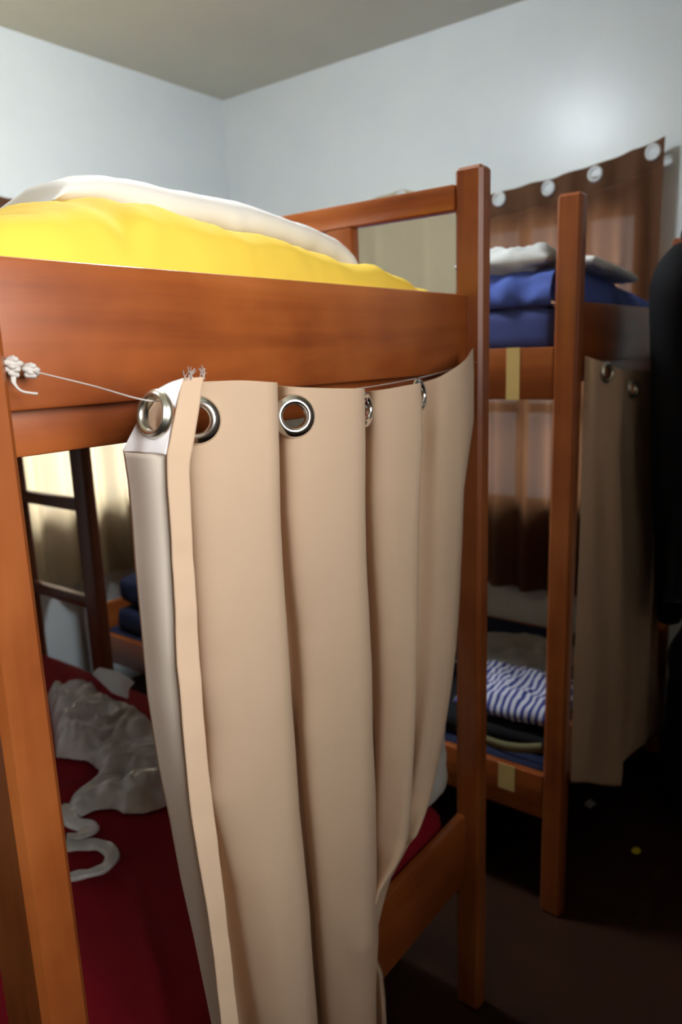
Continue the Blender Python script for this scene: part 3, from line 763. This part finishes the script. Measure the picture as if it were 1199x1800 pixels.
sp = pillow('striped_cloth', (1.80, 0.79, 0.508), 0.115, 0.155, 0.042, STRIPE, None, (0.0, -0.12, 0.1), 4.0, 0.020, 3.0, (1.80, 0.79, 0.465), 48)
tag(sp, 'blue and white striped cloth bundled on the black bag', 'cloth')
wp = pillow('pillow', (1.99, 0.88, 0.530), 0.11, 0.17, 0.035, GREYP, None, (0.0, -0.1, 0.15), 8.0, 0.016, 3.0, (1.99, 0.88, 0.49))
tag(wp, 'grey pillow behind the striped cloth on the farther lower bunk', 'pillow', 'pillows')
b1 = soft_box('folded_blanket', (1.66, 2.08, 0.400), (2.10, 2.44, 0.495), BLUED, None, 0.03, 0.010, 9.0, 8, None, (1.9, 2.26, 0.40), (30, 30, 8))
tag(b1, 'shade-darkened blue folded blanket, lower of two at the far end of the bunk', 'blanket', 'folded blue blankets')
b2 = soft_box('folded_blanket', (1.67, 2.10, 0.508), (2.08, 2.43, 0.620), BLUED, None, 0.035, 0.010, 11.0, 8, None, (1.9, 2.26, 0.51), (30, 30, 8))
tag(b2, 'shade-darkened blue folded blanket, upper of two at the far end of the bunk', 'blanket', 'folded blue blankets')

# ---------------------------------------------------------------- curtains over the windows
def window_curtain(label, axis, p, a0, a1, tops, zhem, mat, headmat, grommets, folds, amp, headh, seed, gmat, group, rod):
    """folded cloth along `axis`' wall at depth p from a0 to a1; tops = [(a, z)]"""
    t = thing('curtain', label, 'curtain', ((p, (a0+a1)/2, zhem) if axis == 0 else ((a0+a1)/2, p, zhem)), group)
    NU, NV = int((a1-a0)*170), 90
    def pos(a, z, zt):
        dz = min(1, (zt-z)/0.5)
        d = amp*(0.2+0.8*dz)*(math.sin((a-a0)/(a1-a0)*folds*2*math.pi+seed+0.7*math.sin(a*7)) + 0.35*math.sin(a*53+seed))
        d += 0.006*nz(a*8, z*2, seed)
        return Vector((p+d, a, z)) if axis == 0 else Vector((a, p+d, z))
    def strip(nm, zf0, zf1, m, nv, holes):
        vs = []
        for i in range(NU):
            a = a0+(a1-a0)*i/(NU-1); zt = interp(tops, a)
            for j in range(nv):
                v = j/(nv-1); z0, z1 = zf0(zt), zf1(zt); z = z0+(z1-z0)*v
                vs.append(pos(a, z, zt))
        fs = [f for f in grid_faces(NU, nv) if not any((sum((vs[k] for k in f), Vector())/4-h).length < 0.020 for h in holes)]
        o = mesh_obj(nm, vs, fs, m, t, True)
        return o
    hs = [pos(a, z, interp(tops, a)) for a, z in grommets]
    strip('header_band', lambda zt: zt, lambda zt: zt-headh, headmat, 40, hs)
    strip('cloth_panel', lambda zt: zt-headh, lambda zt: zhem, mat, NV, ())
    nrm = Vector((-1, 0, 0)) if axis == 0 else Vector((0, -1, 0))
    for h in hs: ring('eyelet', h+nrm*0.003, nrm, 0.0265, 0.0165, gmat, t)
    if rod:
        pts = [pos(a0+(a1-a0)*k/14, interp(tops, a0+(a1-a0)*k/14)-0.045, 9)*1.0 for k in range(15)]
        for q in pts:
            if axis == 0: q.x = p+amp+0.018
            else: q.y = p+amp+0.018
        tube('hanging_cord', pts, 0.002, TWINE, t, 5)
    return t
window_curtain('thin brown eyelet curtain over the right window, end raised by the corner', 0, 2.705, 0.715, 1.40, [(0.70, 2.100), (0.80, 2.074), (0.943, 2.048), (1.127, 2.026), (1.328, 2.010), (1.46, 2.004)], 0.49, BROWN, BROWNHEAD,
               [(0.752, 2.056), (0.935, 2.016), (1.107, 1.998), (1.288, 1.986)], 5.5, 0.026, 0.085, 0.4, PALEM, 'eyelet curtains on the windows', True)
window_curtain('olive-beige curtain on the right window, seen behind the guard rail', 0, 2.700, 1.415, 2.20, [(1.40, 2.03), (1.62, 2.06), (1.72, 2.085), (1.80, 2.075), (2.00, 2.05), (2.2, 2.06)], 0.49, OLIVE, OLIVE,
               [(1.55, 2.015), (1.72, 2.055), (1.90, 2.04), (2.08, 2.03)], 2.6, 0.022, 0.05, 2.1, PALEM, 'eyelet curtains on the windows', True)
window_curtain('cream curtain glowing in front of the left window', 1, 2.700, 1.00, 2.42, [(1.00, 2.050), (1.58, 2.046), (2.0, 2.03), (2.42, 2.04)], 0.545, CREAM, BROWNHEAD,
               [(1.12, 2.01), (1.36, 2.01), (1.597, 2.012), (1.83, 2.0), (2.06, 2.0), (2.30, 2.0)], 10.0, 0.032, 0.06, 1.2, PALEM, 'eyelet curtains on the windows', True)

# ---------------------------------------------------------------- black coat, bag and floor scraps on the right
ct = thing('coat', 'long black coat hanging beside the far end of the olive-tan curtain', 'coat', (2.09, 0.432, 0.62))
def loft(name, secs, mat, parent, seg=48, fold=0.05, nf=6, seed=0.0, n=60):
    """secs: (z, cx, cy, rx, ry)"""
    vs = []
    for i in range(n):
        z = secs[0][0]+(secs[-1][0]-secs[0][0])*i/(n-1)
        v = [interp(sorted((s[0], s[k]) for s in secs), z) for k in (1, 2, 3, 4)]
        dn = i/(n-1)
        for k in range(seg):
            th = 2*math.pi*k/seg
            f = 1+fold*dn*math.sin(nf*th+seed+1.2*math.sin(z*5))+0.03*nz(math.cos(th)*2+seed, math.sin(th)*2, z*4)
            vs.append(Vector((v[0]+v[2]*f*math.cos(th), v[1]+v[3]*f*math.sin(th), z)))
    fs = grid_faces(n, seg, True); fs.append(tuple(range(seg))); fs.append(tuple((n-1)*seg+k for k in range(seg))[::-1])
    return mesh_obj(name, vs, fs, mat, parent, True)
BLACKM, _, _ = base_mat('black_stand_metal', (0.01, 0.01, 0.01), 0.5)
CX, CY = 2.09, 0.432
loft('body', [(1.705, CX, CY, 0.05, 0.035), (1.685, CX, CY, 0.10, 0.050), (1.655, CX, CY, 0.17, 0.060), (1.60, CX, CY, 0.20, 0.070), (1.45, CX+.02, CY, 0.20, 0.068), (1.2, CX+.04, CY, 0.21, 0.066), (0.90, CX+.05, CY, 0.22, 0.068), (0.80, CX+.05, CY, 0.225, 0.068)], BLACK, ct, 56, 0.05, 7, 1.0)
for sgn in (-1, 1):
    P = smooth_path([(CX+sgn*0.17, CY+0.01, 1.64), (CX+sgn*0.22, CY+0.02, 1.57), (CX+sgn*0.20, CY+0.02, 1.38), (CX+sgn*0.15, CY+0.025, 1.12), (CX+sgn*0.07, CY+0.035, 0.90), (CX+sgn*0.01, CY+0.040, 0.70)], 8)
    tube('sleeve', P, [0.045+0.02*min(1, k/8)-0.035*k/len(P) for k in range(len(P))], BLACK, ct, 18, ref=(0, 1, 0))
tube('collar', [(CX+0.075*math.cos(a), CY+0.05*math.sin(a), 1.715+0.012*math.cos(2*a)) for a in [2*math.pi*k/24 for k in range(24)]], 0.018, BLACK, ct, 10, True)
sd = thing('coat_stand', 'dark coat stand holding the black coat at the right edge', 'coat stand', (2.02, 0.27, 0))
tube('pole', [(2.02, 0.27, 0.02), (2.02, 0.27, 1.5), (2.03, 0.30, 1.72), (CX, CY, 1.83)], 0.012, BLACKM, sd, 12)
tube('peg', smooth_path([(CX, CY, 1.79), (CX-0.04, CY-0.05, 1.80), (CX-0.05, CY-0.07, 1.84)], 5), 0.008, BLACKM, sd, 10)
lathe('stand_base', (2.02, 0.27, 0), [(0.001, 0.0), (0.11, 0.0), (0.11, 0.012), (0.03, 0.022), (0.001, 0.022)], BLACKM, sd)
db = thing('backpack', 'bulky dark navy bag on the floor beyond the farther curtain', 'bag', (2.45, 0.30, 0))
soft_box('bag_body', (2.20, 0.10, 0.0), (2.70, 0.515, 0.62), NAVY, db, 0.11, 0.015, 3.0, 5, None, None, (36, 30, 36))
soft_box('front_pocket', (2.15, 0.18, 0.04), (2.28, 0.46, 0.32), NAVY, db, 0.05, 0.008, 4.0, 6, None, None, (16, 20, 20))
tube('carry_handle', smooth_path([(2.38, 0.30, 0.585), (2.40, 0.30, 0.635), (2.47, 0.30, 0.645), (2.52, 0.30, 0.585)], 8), 0.011, NAVY, db, 10)

def scrap(name, c, s, mat, label, cat, seed, group=None):
    random.seed(seed)
    vs = []; N = 9
    for i in range(N):
        for j in range(N):
            u, v = -1+2*i/(N-1), -1+2*j/(N-1)
            k = 1-0.25*(u*u*v*v)
            vs.append(Vector((c[0]+u*s*k+0.3*s*nz(v*2, seed), c[1]+v*s*0.75*k, 0.002+s*0.5*abs(noise.noise(Vector((u*1.6, v*1.6, seed)))))))
    o = mesh_obj(name, vs, grid_faces(N, N), mat, None, True, (c[0], c[1], 0))
    m_ = o.modifiers.new('thick', 'SOLIDIFY'); m_.thickness = 0.001; m_.offset = 1
    m_ = o.modifiers.new('sub', 'SUBSURF'); m_.levels = 1; m_.render_levels = 1
    return tag(o, label, cat, group)
scrap('wrapper', (2.003, 0.505), 0.0155, SCRAPY, 'small crumpled yellow wrapper on the dark red floor', 'wrapper', 1.3)
scrap('paper_scrap', (2.15, 0.69), 0.022, GREYISH, 'small grey paper scrap under the farther curtain, nearer the coat', 'scrap', 2.6, 'paper scraps on the floor')
scrap('paper_scrap', (2.09, 0.77), 0.018, GREYISH, 'small grey paper scrap under the farther curtain, nearer the bed post', 'scrap', 4.1, 'paper scraps on the floor')
for o in bpy.data.objects:
    if '_o' in o: del o['_o']
